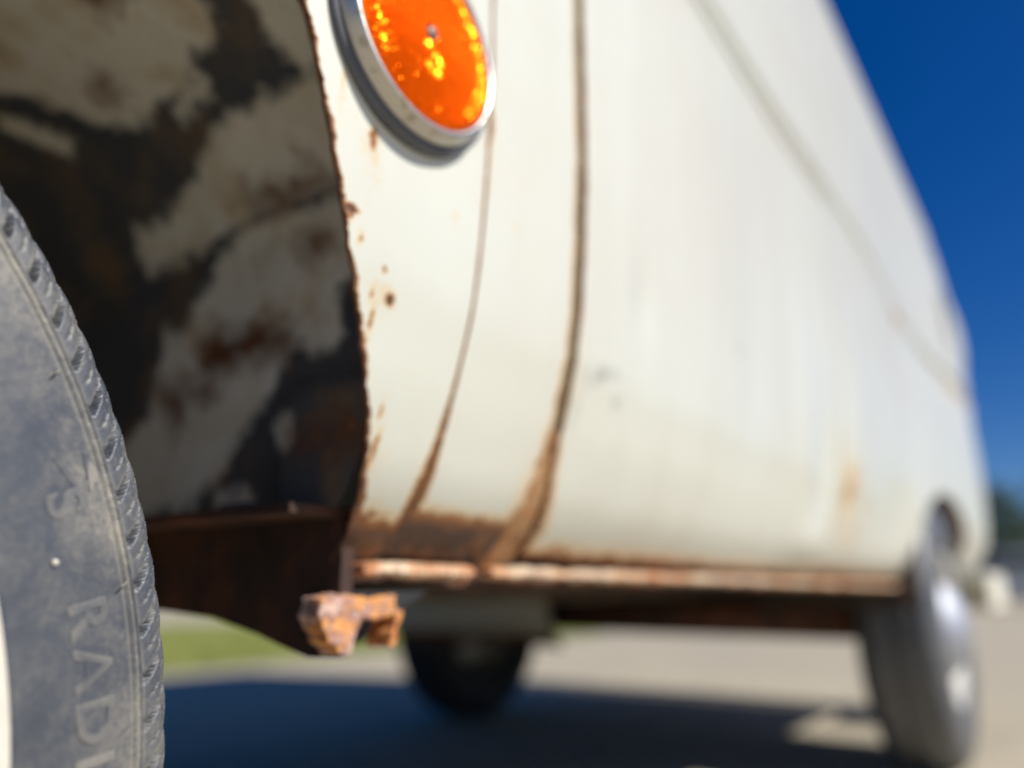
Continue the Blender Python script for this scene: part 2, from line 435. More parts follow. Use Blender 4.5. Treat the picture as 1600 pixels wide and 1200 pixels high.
# rear quarter with wheel arch: three pieces of one skin
RWX, RWR = 2.30, .33
def rear_arch(z, side):
    t = min(1, max(0, (z-.42)/(.665-.42)))
    return RWX+side*(.375*math.sqrt(max(0, 1-t**2.6)))
def quarter():
    pieces = []
    XE = 3.16
    def piece(xl, xr, zs, nx):
        zs = np.asarray(zs); L = np.array([xl(z) for z in zs]); R = np.array([xr(z) for z in zs])
        u = np.linspace(0, 1, nx); X = L[:, None]+(R-L)[:, None]*u; Z = np.broadcast_to(zs[:, None], X.shape)
        return X, Z
    low = np.unique(np.concatenate([np.arange(.446, .664, .006), [.665]])); up = np.unique(np.concatenate([np.arange(.665, 1.04, .02), np.arange(1.04, 1.13, .0035), np.arange(1.13, 1.74, .025), [1.74]]))
    pieces.append(piece(lambda z: 1.2425, lambda z: rear_arch(z, -1), low, 40))
    pieces.append(piece(lambda z: rear_arch(z, 1), lambda z: XE, low, 30))
    pieces.append(piece(lambda z: 1.2425, lambda z: XE, up, 120))
    V = []; F = []; R = []; G = []; off = 0
    for X, Z in pieces:
        Y = body_y(X, Z); r, g = spot_fields(X, Z)
        r = np.maximum(r, np.clip((.468-Z)/.03, 0, 1)*(X < 1.99))
        V.append(np.stack([X, Y, Z], -1).reshape(-1, 3)); F.append(grid_faces(X.shape[0], X.shape[1], off)); R.append(r.ravel()); G.append(g.ravel()); off += X.size
    # rounded tail corner swept round to the middle of the back
    zs = np.unique(np.concatenate([np.arange(.446, .665, .012), [.665], np.arange(.68, 1.04, .03), np.arange(1.04, 1.13, .006), np.arange(1.13, 1.74, .03), [1.74]]))
    y0 = body_y(np.full_like(zs, XE), zs)
    rad = .19
    prof = [(rad*math.sin(a), rad*(1-math.cos(a))) for a in np.linspace(0, PI/2, 16)]
    prof += [(rad, t) for t in np.linspace(rad+.05, .86, 8)]
    W = np.array(prof)
    X = XE+W[None, :, 0]*np.where(zs > 1.1, 1-(zs-1.1)*.35, 1)[:, None]; Y = y0[:, None]+W[None, :, 1]*((1.11-y0)/.86)[:, None]
    Z = np.broadcast_to(zs[:, None], X.shape)
    V.append(np.stack([X, Y, Z], -1).reshape(-1, 3)); F.append(grid_faces(len(zs), len(W), off)); R.append(np.zeros(X.size)); G.append(np.zeros(X.size)); off += X.size
    # arch lip turned inwards
    zs = np.linspace(.446, .665, 40)
    pts = [(rear_arch(z, -1), z) for z in zs]+[(rear_arch(z, 1), z) for z in zs[::-1]]
    E = np.array([(x, float(body_y(x, z)), z) for x, z in pts])
    Q = np.stack([E, E+np.array((0, .02, 0))], 1).reshape(-1, 3)
    V.append(Q); F.append(grid_faces(len(E), 2, off)); R.append(np.full(len(Q), .6)); G.append(np.zeros(len(Q))); off += len(Q)
    o = from_arrays('rear_quarter_panel', np.concatenate(V), np.concatenate(F), M['paint'], VAN, True, {'rust': np.concatenate(R), 'grime_shade': np.concatenate(G)})
    return o
quarter()
# rear air intake scoop on the corner above the crease
zz = np.linspace(0, 1, 9)
V = []; 
for u in np.linspace(0, 1, 14):
    for v in zz:
        x = 2.86+.42*u; z = 1.20+.24*v
        b = float(body_y(min(x, 3.16), z)) + (.19*(1-math.cos(math.asin(min(1, max(0, (x-3.16)/.19))))) if x > 3.16 else 0)
        V.append((x, b-.014*math.sin(PI*v)**.6*math.sin(PI*min(1, .15+u*.85))**.7-.0015, z))
from_arrays('air_intake_scoop', np.array(V), grid_faces(14, 9), M['paint'], VAN, True, {'rust': np.zeros(len(V)), 'grime_shade': np.zeros(len(V))})

# cab side ahead of / above the wheel arch
def cab_side():
    V = []; F = []; off = 0
    def add(xl, xr, zs, nx):
        nonlocal off
        zs = np.asarray(zs); L = np.array([xl(z) for z in zs]); R = np.array([xr(z) for z in zs])
        u = np.linspace(0, 1, nx); X = L[:, None]+(R-L)[:, None]*u; Z = np.broadcast_to(zs[:, None], X.shape)
        V.append(np.stack([X, body_y(X, Z), Z], -1).reshape(-1, 3)); F.append(grid_faces(len(zs), nx, off)); off += X.size
    add(lambda z: -1.15, arch_front, np.unique(np.concatenate([np.arange(.436, .80, .008), [.80]])), 30)
    add(lambda z: -1.15, lambda z: .333, np.unique(np.concatenate([[.80], np.arange(.82, 1.74, .03), [1.74]])), 50)
    Vn = np.concatenate(V)
    return from_arrays('cab_side_panel', Vn, np.concatenate(F), M['paint'], VAN, True, {'rust': np.zeros(len(Vn)), 'grime_shade': np.zeros(len(Vn))})
cab_side()
def skin(name, X, Y, Z):
    z = np.zeros(X.size)
    return from_arrays(name, np.stack([X, Y, Z], -1).reshape(-1, 3), grid_faces(*X.shape), M['paint'], VAN, True, {'rust': z, 'grime_shade': z})
# far flank, mirrored, roof, nose
zs = np.linspace(.40, 1.74, 60); xs = np.linspace(-1.15, 3.16, 80)
X, Z = np.meshgrid(xs, zs, indexing='ij')
keep = None
Yf = 2.22-body_y(X, Z)
hole = lambda x, z: (abs(x-RWX) < .36 and z < .64) or (abs(x+.155) < .36 and z < .72)
F = [f for f in grid_faces(80, 60) if not hole(X.ravel()[f].mean(), Z.ravel()[f].mean())]
from_arrays('far_side_panel', np.stack([X, Yf, Z], -1).reshape(-1, 3), np.array(F), M['paint'], VAN, True, {'rust': np.zeros(X.size), 'grime_shade': np.zeros(X.size)})
# far half of the tail
zs = np.linspace(.446, 1.74, 50); y0 = body_y(np.full_like(zs, 3.16), zs)
W = np.array([(.19*math.sin(a), .19*(1-math.cos(a))) for a in np.linspace(0, PI/2, 10)]+[(.19, t) for t in np.linspace(.24, .86, 8)])
X = 3.16+W[None, :, 0]*np.where(zs > 1.1, 1-(zs-1.1)*.35, 1)[:, None]; Y = 2.22-(y0[:, None]+W[None, :, 1]*((1.11-y0)/.86)[:, None]); Z = np.broadcast_to(zs[:, None], X.shape)
skin('tail_panel', X, Y, Z)
t = np.linspace(0, PI, 40); xs = np.linspace(-1.0, 3.30, 24)
X, T = np.meshgrid(xs, t, indexing='ij')
endf = np.where((xs < -.7) | (xs > 3.0), .96, 1)[:, None]
skin('roof', X, 1.11-np.sign(np.cos(T))*np.abs(np.cos(T))**.55*.793, 1.735+.21*np.sin(T)**.7*np.clip(np.minimum((X+1.05)/.3, (3.36-X)/.3), .02, 1)**.5)
# gutter along the roof edge
mb = MB(); mb.box(-.98, 3.14, .278, .305, 1.728, 1.742); mb.build('roof_gutter', M['bumper'], VAN, False, .003)
# nose
zs = np.linspace(.40, 1.72, 40); ys = np.linspace(.22, 2.0, 40)
Yg, Zg = np.meshgrid(ys, zs, indexing='ij')
nose_x = -1.20-.16*np.cos((Yg-1.11)/.89*PI/2)**.6+.34*np.clip((Zg-1.1)/.6, 0, 1)
ybs = body_y(np.full_like(zs, -1.15), zs)
Yn = 1.11+(Yg-1.11)/.89*(1.11-ybs)[None, :]
skin('nose_panel', nose_x, Yn, Zg)
mb = MB()
def ws(y, z): return -1.20-.16*max(.0, math.cos((y-1.11)/.89*PI/2))**.6+.34*min(1, max(0, (z-1.1)/.6))-.012
yy = np.linspace(.48, 1.74, 14); z2 = np.linspace(1.15, 1.62, 6)
V = [(ws(y, z), y, z) for y in yy for z in z2]
from_arrays('windscreen', np.array(V), grid_faces(14, 6), M['glass'], VAN)
for y in (.52, 1.70):
    Vh, Fh = revolve_y([(0, -.03), (.05, -.026), (.085, -.008), (.095, 0)], 0, 0, 0, 32)
    Vh = np.stack([Vh[:, 1]+ws(y, .86)+.01, Vh[:, 0]+y, Vh[:, 2]+.86], 1)
    from_arrays('headlight', Vh, Fh, M['chrome_far'], VAN)
mb = MB(); mb.prism([(-1.44, .28), (-1.36, .24), (-1.20, .20), (-1.2, .27), (-1.34, .30), (-1.38, .34), (-1.38, 1.88), (-1.34, 1.92), (-1.2, 1.95), (-1.2, 2.02), (-1.36, 1.98), (-1.44, 1.94)], 'z', .40, .55)
mb.build('front_bumper', M['bumper'], VAN, False, .01)
zz = np.linspace(1.14, 1.60, 8); xx = np.linspace(-.80, .12, 12)
V = [(x, float(body_y(x, z))-.004, z) for x in xx for z in zz]
from_arrays('cab_window', np.array(V), grid_faces(12, 8), M['glass'], VAN)
# rear bumper with wrap round end
mb = MB(); mb.prism([(2.98, .235), (3.25, .215), (3.42, .27), (3.49, .42), (3.49, 1.80), (3.42, 1.95), (3.25, 2.0), (2.98, 1.99), (2.98, 1.96), (3.22, 1.94), (3.38, 1.80), (3.38, .42), (3.22, .27), (2.98, .265)], 'z', .36, .48)
mb.build('rear_bumper', M['bumper'], VAN, False, .015, 3)

# dark jamb behind the seams and gaps
def jamb(name, x0, x1, inset, zlist, mat):
    V = []
    for z in zlist:
        for x in (x0, x1): V.append((x, float(body_y(x, z))+inset, z))
    return from_arrays(name, np.array(V), grid_faces(len(zlist), 2), mat, VAN)
zl = np.concatenate([np.arange(.432, .7, .01), np.arange(.7, 1.72, .04)])
jamb('door_jamb', .440, .470, .0045, zl, M['gap'])
jamb('seam_filler', .329, .339, .003, zl, M['gap'])
jamb('rear_door_jamb', 1.230, 1.250, .004, zl, M['gap'])
# rusted door seal smear at the foot of the gap
V = []
for k, z in enumerate(np.linspace(.428, .53, 16)):
    for x in np.linspace(.436+.010*k/15+RNG.normal(0, .0012), .478-.018*k/15+RNG.normal(0, .0012), 4): V.append((x, float(body_y(x, z))+.0032+RNG.normal(0, .0009), z))
from_arrays('door_seal', np.array(V), grid_faces(16, 4), rust_material('seal_rust', 0, [(.36, (.12, .05, .022)), (.46, (.40, .17, .055)), (.54, (.46, .27, .13)), (.64, (.26, .12, .05))], 45), VAN)

# ------------------------------------------------------------------ underside
def wavy_bar(name, x0, x1, yb, zc, h, d, mat, parent, nseg):
    V = []; F = []
    xs = np.linspace(x0, x1, nseg)
    for i, x in enumerate(xs):
        e = min(1, min(x-x0, x1-x)/.006+.55)
        w1 = .0005*math.sin(x*95)+RNG.normal(0, .0007); w2 = .0006*math.sin(x*130+2)+RNG.normal(0, .0010); w3 = .0007*math.sin(x*70)+RNG.normal(0, .0007)
        y0 = yb+w3; nk = .55 if math.sin(x*61+.7)+math.sin(x*37) > 1.35 else 1; z1 = zc+h/2*e*nk+w1*.5; z0 = zc-h/2*e*nk+w2*.8
        V += [(x, y0+.002, z0), (x, y0, (z0+z1)/2-.002), (x, y0+.001, z1-.001), (x, y0+.004, z1), (x, y0+d, z1), (x, y0+d, z0)]
    for i in range(nseg-1):
        for k in range(6): a = i*6+k; b = i*6+(k+1) % 6; F.append((a, a+6, b+6, b))
    F.append((0, 1, 2, 3, 4, 5)); F.append(tuple((nseg-1)*6+k for k in (5, 4, 3, 2, 1, 0)))
    return from_arrays(name, np.array(V), F, mat, parent, False)
wavy_bar('sill_flange', .312, .4105, .323, .4330, .0080, .012, M['rust_strip'], VAN, 50)
wavy_bar('sill_flange', .430, 1.92, .324, .4335, .0078, .012, M['rust_strip'], VAN, 220)
# underside skins
mb = MB(); mb.box(.305, 3.2, .352, 1.87, .446, .452); mb.build('floor_pan', M['under'], VAN)
for y in (.86, 1.36):
    mb = MB(); mb.box(.34, 3.0, y-.04, y+.04, .405, .445); mb.build('chassis_rail', M['under'], VAN, False, .006)
mb = MB(); mb.box(.315, 1.90, .345, .365, .424, .446); mb.build('inner_sill', M['rust_dark'], VAN)
mb = MB(); mb.tube((2.1, .47, .352), (2.1, 1.75, .352), .046, None, 18); mb.build('axle_tube', M['rust_dark'], VAN, True)
# pale splash panel ahead of the far rear wheel
V = []
for u in np.linspace(0, 1, 12):
    for v in np.linspace(0, 1, 12):
        V.append((1.86+.10*(1-v)**2, 1.22+.62*u, .262+.185*v+.012*math.sin(5*u)*(1-v)))
V = np.array(V); rr = np.clip((.325-V[:, 2])/.05, .17, 1)
from_arrays('splash_panel', V, grid_faces(12, 12), M['paint'], VAN, True, {'rust': rr, 'grime_shade': rr*0})
mb = MB(); mb.box(2.45, 3.0, .80, 1.40, .36, .44); mb.build('engine_block', M['rust_dark'], VAN, False, .03)

# outrigger behind the front wheel with the square jacking socket
prof = [(.330, .386), (.352, .385), (.375, .390), (.400, .3963), (.445, .4045), (.50, .4077), (.60, .410), (1.8, .410), (1.8, .466), (.33, .466)]
mb = MB(); mb.prism(prof, 'x', .300, .309); mb.prism([(.33, .4605), (1.8, .4605), (1.8, .4655), (.33, .4655)], 'x', .262, .2995)
out = mb.build('outrigger', M['rust_dark'], VAN)
def ragged(name, fn, mat, parent, nu=14, nv=14):
    pass
mb = MB()
# thick ragged left cheek, thin right cheek, top plate
def cheek(pts, y0, y1, seed):
    rng = random.Random(seed)
    pts2 = []
    for i, p in enumerate(pts):
        q = pts[(i+1) % len(pts)]
        for k in range(4):
            t = k/4; pts2.append((p[0]+(q[0]-p[0])*t+rng.uniform(-.0010, .0010), p[1]+(q[1]-p[1])*t+rng.uniform(-.0010, .0010)))
    mb.prism(pts2, 'y', y0, y1)
cheek([(0.2825, .4165), (0.3005, .4190), (0.3130, .4170), (0.3125, .4060), (0.3070, .3945), (0.3035, .3875), (0.2975, .3870), (0.2885, .3955), (0.2805, .4075)], .3235, .340, 1)
cheek([(0.3135, .4165), (0.3385, .4185), (0.3410, .4090), (0.3400, .4065), (0.3135, .4060)], .3250, .372, 2)
cheek([(0.3415, .4095), (0.3470, .4095), (0.3440, .4010), (0.3400, .3885), (0.3360, .3890), (0.3385, .4000)], .3260, .345, 3)
jk = mb.build('jack_socket', M['rust_lit'], VAN, False, .0016)
rm = jk.modifiers.new('skin', 'REMESH'); rm.mode = 'VOXEL'; rm.voxel_size = .0009
tx = bpy.data.textures.new('scale', 'CLOUDS'); tx.noise_scale = .010; tx.noise_depth = 4
dm = jk.modifiers.new('scale', 'DISPLACE'); dm.texture = tx; dm.strength = .0042; dm.mid_level = .5; dm.texture_coords = 'LOCAL'
mb = MB(); mb.prism([(.318, .389), (.362, .389), (.385, .402), (.425, .4225), (.318, .4225)], 'y', .3765, .380); mb.prism([(.309, .4205), (.372, .4205), (.345, .4090), (.309, .4190)], 'y', .330, .374); mb.build('socket_shade', M['black'], VAN)  # black plates stand in for the shade in and behind the socket

# wheel well liner, paint patches flaking off the undercoat
prof = np.array([(.300, .462), (.30, .67), (.235, .745), (.10, .80), (-.15, .82), (-.42, .78), (-.56, .6), (-.60, .45)])
seg = np.r_[0, np.cumsum(np.linalg.norm(np.diff(prof, axis=0), axis=1))]
S0 = .062   # the patch table measures arc length from z = .40
POLY_CREAM = [
 [(.507, .225), (.483, .244), (.474, .265), (.423, .268), (.369, .262), (.33, .262), (.326, .212), (.346, .206), (.345, .189), (.338, .171), (.348, .163), (.385, .172), (.396, .161), (.403, .141), (.418, .126), (.443, .112), (.454, .096), (.474, .084), (.479, .072), (.60, .072), (.60, .105), (.566, .135), (.543, .151), (.54, .176), (.543, .212), (.503, .204)],
 [(.561, .302), (.523, .3), (.442, .328), (.42, .341), (.333, .342), (.318, .332), (.30, .28), (.344, .272), (.385, .276), (.433, .276), (.491, .27), (.568, .266), (.582, .281)],
 [(.501, .60), (.365, .60), (.372, .40), (.386, .385), (.455, .371), (.503, .365), (.536, .384), (.559, .413), (.62, .45), (.9, .47), (.9, .7), (.6, .7)],
 [(.608, .419), (.588, .413), (.565, .381), (.584, .374), (.602, .391), (.618, .414)],
 [(.419, .376), (.412, .367), (.417, .357), (.454, .353), (.463, .36)],
 [(.331, .42), (.28, .42), (.28, .341), (.337, .343), (.35, .367)],
 [(.398, .123), (.383, .125), (.37, .12), (.371, .104), (.395, .103)],
 [(.455, .081), (.421, .083), (.417, .074), (.45, .074)]]
POLY_RUST = [
 [(.486, .193), (.471, .198), (.42, .192), (.389, .183), (.391, .166), (.424, .17), (.466, .166), (.486, .172)],
 [(.533, .165), (.476, .161), (.47, .148), (.501, .15), (.502, .132), (.518, .134)],
 [(.424, .292), (.376, .289), (.353, .286), (.352, .279), (.403, .279), (.428, .282)],
 [(.366, .111), (.322, .114), (.300, .099), (.365, .098)],
 [(.44, .45), (.41, .45), (.41, .43), (.44, .43)], [(.50, .40), (.487, .40), (.487, .39), (.50, .39)], [(.377, .245), (.368, .245), (.368, .235), (.377, .235)]]
def poly_field(A, B, polys, soft):
    best = np.full(A.shape, -9.0)
    for p in polys:
        inside = np.zeros(A.shape, bool); dist = np.full(A.shape, 9.0); n = len(p)
        for i in range(n):
            x1, y1 = p[i]; x2, y2 = p[(i+1) % n]
            c = ((y1 > B) != (y2 > B)) & (A < (x2-x1)*(B-y1)/(y2-y1+1e-12)+x1); inside ^= c
            t = np.clip(((A-x1)*(x2-x1)+(B-y1)*(y2-y1))/((x2-x1)**2+(y2-y1)**2), 0, 1)
            dist = np.minimum(dist, np.hypot(A-x1-t*(x2-x1), B-y1-t*(y2-y1)))
        best = np.maximum(best, np.where(inside, dist, -dist))
    return np.clip(.5+best/soft*.5, 0, 1)
ss = np.unique(np.concatenate([np.arange(0, .62, .0035), np.linspace(.62, seg[-1], 40)]))
ysw = np.unique(np.concatenate([np.linspace(.262, .70, 130), np.linspace(.70, 1.10, 20)]))
px = np.interp(ss, seg, prof[:, 0]); pz = np.interp(ss, seg, prof[:, 1])
k = np.ones(7)/7
px = np.convolve(np.pad(px, 3, mode='edge'), k, 'valid'); pz = np.convolve(np.pad(pz, 3, mode='edge'), k, 'valid')
A, B = np.meshgrid(ysw, ss, indexing='ij')
# keep the liner just inside the outer skin
outer = body_y(px, pz)+.014
Aw = outer[None, :]+(A-.262)/(1.10-.262)*(1.10-outer)[None, :]
cream = poly_field(Aw, B+S0, POLY_CREAM, .020); rustf = poly_field(Aw, B+S0, POLY_RUST, .024)
Xw = np.broadcast_to(px[None, :], A.shape).copy(); Zw = np.broadcast_to(pz[None, :], A.shape).copy()
# pressed ribs and a seam lip along the bend
Xw += -.004*gauss(B, .205, .004)-.010*smooth01(Aw, .40, .37)*smooth01(B, .09, .07)*1.0
Xw += .0015*np.sin(Aw*60)*np.sin(B*45)
from_arrays('wheel_well', np.stack([Xw, Aw, Zw], -1).reshape(-1, 3), grid_faces(*A.shape), M['well'], VAN, True, {'cream': cream.ravel(), 'rust': rustf.ravel()})
mb = MB(); mb.prism([(.31, .45), (.31, .67), (.235, .745), (.10, .80), (-.15, .83), (-.42, .79), (-.57, .6), (-.61, .45)], 'y', 1.10, 1.11); mb.build('inner_wing', M['under'], VAN)
# small bracket and hanging bolt on the well floor
mb = MB(); mb.box(.288, .2985, .405, .432, .4665, .473); mb.build('bracket', M['rubber'], VAN, False, .001)

# ------------------------------------------------------------------ wheels
R0, WX, WZ, WY = .332, -.152, .334, .275
def tyre_front(parent):
    NB = 123; SUB = 32; NA = NB*SUB
    # (radius, y offset from the shoulder plane): bead, sidewall, shoulder ribs, shoulder face, crown
    side = [(.192, .030), (.200, .012), (.212, .002), (.228, -.004), (.243, -.0075), (.2480, -.0088), (.2492, -.0098), (.260, -.0100), (.2715, -.0096), (.2728, -.0086), (.278, -.0082), (.284, -.0078), (.2875, -.0072),
            (.291, -.0066), (.2945, -.0058), (.298, -.0050), (.301, -.0042), (.304, -.0034), (.307, -.0026), (.3095, -.0019), (.3115, -.0012), (.3128, -.0006),
            (.3136, -.0012), (.3142, -.0014), (.3148, -.0008), (.3154, -.0002), (.3160, -.0009), (.3166, -.0010), (.3172, .0000), (.3178, .0010)]
    n0 = len(side)
    sh = []
    for t in np.linspace(0, 1, 26)[1:]:
        a = t*PI/2
        sh.append((.3178+(R0-.3178)*math.sin(a)**.9, .0010+.0165*(1-math.cos(a))))
    crown = [(R0+.0012*math.sin(PI*t), .0175+.140*t) for t in np.linspace(0, 1, 40)[1:]]
    back = [(.325, .166), (.31, .176), (.28, .188), (.24, .186), (.2, .16)]
    prof = np.array(side+sh+crown+back); nP = len(prof)
    a = np.arange(NA)*2*PI/NA
    Rr = np.broadcast_to(prof[None, :, 0], (NA, nP)).copy(); Yy = np.broadcast_to(prof[None, :, 1], (NA, nP)).copy()
    # tread: arc position along shoulder in metres, slanted main grooves, short sipes, circumferential ribs
    tr = np.zeros(nP); d = np.r_[0, np.cumsum(np.hypot(*np.diff(prof, axis=0).T))]
    s = d-d[n0]
    blk = a[:, None]/(2*PI)*NB
    jit = .02*np.sin(np.floor(blk)*2.39)
    slant = s[None, :]*56
    ph = (blk-slant+jit) % 1.0
    on = smooth01(s, -.0022, .0004)[None, :]*smooth01(s, .165, .150)[None, :]
    d1 = np.abs(ph-.5)
    g1 = 1-smooth01(d1, .075, .105)
    ridge = gauss(ph-.5, .145, .035)*on                       # scuffed block edges
    deep = .0062*g1*on
    ph2 = (blk*3-slant*3+.5) % 1.0
    g2 = (1-smooth01(np.abs(ph2-.5), .04, .08))*smooth01(s, .0005, .003)[None, :]*smooth01(np.abs(d1), .16, .24)
    deep = deep+.0014*g2*on
    for c in (.0100, .034, .062, .092, .122): deep = deep+(.0022 if c < .02 else .0045)*gauss(s, c, .0010 if c < .02 else .003)[None, :]*np.ones((NA, 1))
    deep = deep-.0002*np.cos((ph-.0)*2*PI)*on*smooth01(s, .004, .012)[None, :]
    deep = deep+.00012*np.sin(s[None, :]*3900)*on*(1-g1)
    nrm = np.gradient(prof, axis=0); nl = np.hypot(nrm[:, 0], nrm[:, 1]); 
    nx_ = nrm[:, 1]/nl; ny_ = -nrm[:, 0]/nl      # outward normal in (r, y)
    Rr -= deep*nx_[None, :]; Yy -= deep*ny_[None, :]
    # the two shoulder ribs are chipped
    chip = .00025*gauss(prof[:, 0], .3154, .0008)[None, :]*(np.sin(a*97)+np.sin(a*211+1) > .7)[:, None]*(np.arange(nP) < n0)
    Yy += chip
    X = WX+np.cos(a)[:, None]*Rr; Z = WZ+np.sin(a)[:, None]*Rr; Y = WY+Yy
    dust = np.clip(on*(.02+.85*ridge)*(1-g1)+.35*(gauss(prof[:, 0], .3154, .0014)*(np.arange(nP) < n0))[None, :]+.75*smooth01(prof[:, 0], .292, .312)[None, :]*(np.sin(a*19+1)[:, None]*.35+.65)*(prof[:, 0] < .3155)[None, :], 0, 1)
    o = from_arrays('tyre', np.stack([X, Y, Z], -1).reshape(-1, 3), grid_faces(NA, nP, 0, True), M['tyre'], parent, True, {'dust': dust.ravel()})
    return o, prof[:n0]

def side_y(prof, r): return WY+float(np.interp(r, prof[:, 0], prof[:, 1]))
def steel_wheel(parent_root, cx, cy, cz, s):
    """pressed steel rim; s=-1 faces the camera side"""
    pr = [(.0, .045), (.06, .045), (.08, .035), (.105, .06), (.14, .065), (.165, .03), (.178, .012), (.190, .004), (.1925, .009), (.186, .022), (.175, .05), (.172, .14)]
    V, F = revolve_y([(r, -s*y if s > 0 else y) for r, y in pr], cx, cy, cz, 48)
    return from_arrays('wheel', V, F, M['rim'], parent_root)
fw = steel_wheel(VAN, WX, WY, WZ, -1); fw['label'] = 'front wheel with dusty whitewall radial tyre'
ty, sprof = tyre_front(fw)
V, F = revolve_y([(.2500, -.0112), (.256, -.0114), (.264, -.0112), (.2700, -.0107), (.2708, -.0097)], WX, WY, WZ, 220)
from_arrays('whitewall_band', V, F, M['whitewall'], fw)
def place_on_side(ch, r, deg, size, depth=.0007, name='raised_letter', bold=0):
    cu_ = bpy.data.curves.new('txt', 'FONT'); cu_.body = ch; cu_.size = size; cu_.extrude = depth; cu_.align_x = 'CENTER'; cu_.resolution_u = 4
    cu_.offset = bold; cu_.bevel_depth = .00015; cu_.bevel_resolution = 1
    tmp = bpy.data.objects.new('txt', cu_); COL.objects.link(tmp)
    me = bpy.data.meshes.new_from_object(tmp.evaluated_get(bpy.context.evaluated_depsgraph_get()))
    bpy.data.objects.remove(tmp); bpy.data.curves.remove(cu_)
    ph = math.radians(deg); er = Vector((math.cos(ph), 0, math.sin(ph))); et = Vector((math.sin(ph), 0, -math.cos(ph))); n = Vector((0, -1, 0))
    # lean with the sidewall
    dr = .008; slope = (side_y(sprof, r+dr)-side_y(sprof, r-dr))/(2*dr)
    up = (er+Vector((0, slope, 0))).normalized(); nn = et.cross(up).normalized()
    o0 = Vector((WX, 0, WZ))+er*r; o0.y = side_y(sprof, r)
    cap = size*.36
    Vv = np.empty(len(me.vertices)*3, dtype=np.float32); me.vertices.foreach_get('co', Vv); Vv = Vv.reshape(-1, 3)
    P = np.array(o0)+Vv[:, :1]*np.array(et)+(Vv[:, 1:2]-cap)*np.array(up)+(Vv[:, 2:3])*np.array(nn)
    me.vertices.foreach_set('co', P.astype(np.float32).ravel()); me.name = name
    at = me.attributes.new('dust', 'FLOAT', 'POINT'); at.data.foreach_set('value', np.full(len(me.vertices), .0, dtype=np.float32)); me.update()
    return link_obj(name, me, M['tyre'], fw)
for ch, deg in (('S', 22.6), ('R', 15.2), ('A', 12.0), ('D', 8.7), ('I', 6.3), ('A', 3.7), ('L', .4)):
    place_on_side(ch, .2985, deg, .0195, .00014, 'raised_letter', .0004)
# moulded chevrons and small box mark
def mark(pts, name, h=.0003):
    """closed outline given as (radius, degrees); raised on the sidewall"""
    top = []; bot = []
    for r, dg in pts:
        p = math.radians(dg); y = side_y(sprof, r); x = WX+math.cos(p)*r; z = WZ+math.sin(p)*r
        top.append((x, y-h, z)); bot.append((x, y+.0015, z))
    n = len(pts)
    Vm = top+bot; Fm = [tuple(range(n))]+[(i, i+n, (i+1) % n+n, (i+1) % n) for i in range(n)]
    return from_arrays(name, np.array(Vm), Fm, M['tyre'], fw, False, {'dust': np.full(2*n, .12)})
mark([(.309, 25.3), (.3105, 25.2), (.3075, 22.8), (.3128, 23.7), (.3124, 24.3), (.3078, 23.6)], 'chevron_mark')
mark([(.298, 25.6), (.3005, 25.4), (.3035, 23.4), (.302, 23.3)], 'chevron_mark')
mark([(.287, 31.5), (.297, 31.2), (.2975, 30.9), (.288, 31.0)], 'chevron_mark')
mark([(.2865, 33.9), (.2875, 33.9), (.2885, 31.6), (.2875, 31.5)], 'chevron_mark')
# moulding hairs
for r, dg, l in ((.3118, 16.6, .0042), (.3100, 30.8, .0048)):
    p = math.radians(dg); e = Vector((math.cos(p), 0, math.sin(p))); et = Vector((math.sin(p), 0, -math.cos(p)))
    a0 = Vector((WX, 0, WZ))+e*(r+.0024); a0.y = side_y(sprof, r+.0024)-.0003
    b0 = Vector((WX, 0, WZ))+e*(r-.0015)+et*.0010; b0.y = side_y(sprof, r-.002)-.0026
    mb = MB(); mb.tube(a0, (a0+b0)/2-Vector((0, .0006, 0)), .00042, .0004, 7); mb.tube((a0+b0)/2-Vector((0, .0006, 0)), b0, .0004, .00030, 7)
    o = mb.build('moulding_nub', M['tyre'], fw, True)
    at = o.data.attributes.new('dust', 'FLOAT', 'POINT'); at.data.foreach_set('value', np.full(len(o.data.vertices), .8, dtype=np.float32))
# a pale grit speck stuck on the sidewall
mb = MB(); p = math.radians(19.2); q = Vector((WX+math.cos(p)*.2895, side_y(sprof, .2895)-.0006, WZ+math.sin(p)*.2895))
mb.tube(q+Vector((0, -.0006, 0)), q+Vector((0, .0008, 0)), .0009, .0012, 9); mb.build('grit_speck', M['whitewall'], fw, True)

def plain_wheel(cx, ycen, cz, s, name='wheel', hub=True):
    """ycen: outer face y, s=-1 outer face to -y, +1 to +y"""
    root = steel_wheel(VAN, cx, ycen, cz, s)
    pr = [(.190, .012), (.215, -.004), (.25, -.010), (.285, -.006), (.312, .004), (.326, .018), (.331, .032), (.327, .036), (.327, .040), (.332, .044), (.3325, .085), (.327, .089), (.327, .093), (.332, .097), (.331, .130), (.326, .148), (.31, .165), (.28, .176), (.24, .17), (.19, .15)]
    V, F = revolve_y([(r, y*(-s)) for r, y in pr], cx, ycen, cz, 96)
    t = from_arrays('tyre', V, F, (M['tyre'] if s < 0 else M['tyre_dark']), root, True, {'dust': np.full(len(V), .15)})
    if hub:
        V, F = revolve_y([(0, -.036), (.03, -.034), (.06, -.026), (.085, -.010), (.105, .004), (.118, .016), (.122, .03)], 0, 0, 0, 40)
        V[:, 1] *= -s; V += np.array((cx, ycen, cz))
        from_arrays('hubcap', V, F, M['chrome_far'], root)
    return root
plain_wheel(RWX+.02, .278, .33, -1)
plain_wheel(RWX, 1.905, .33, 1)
plain_wheel(WX, 1.93, .33, 1)
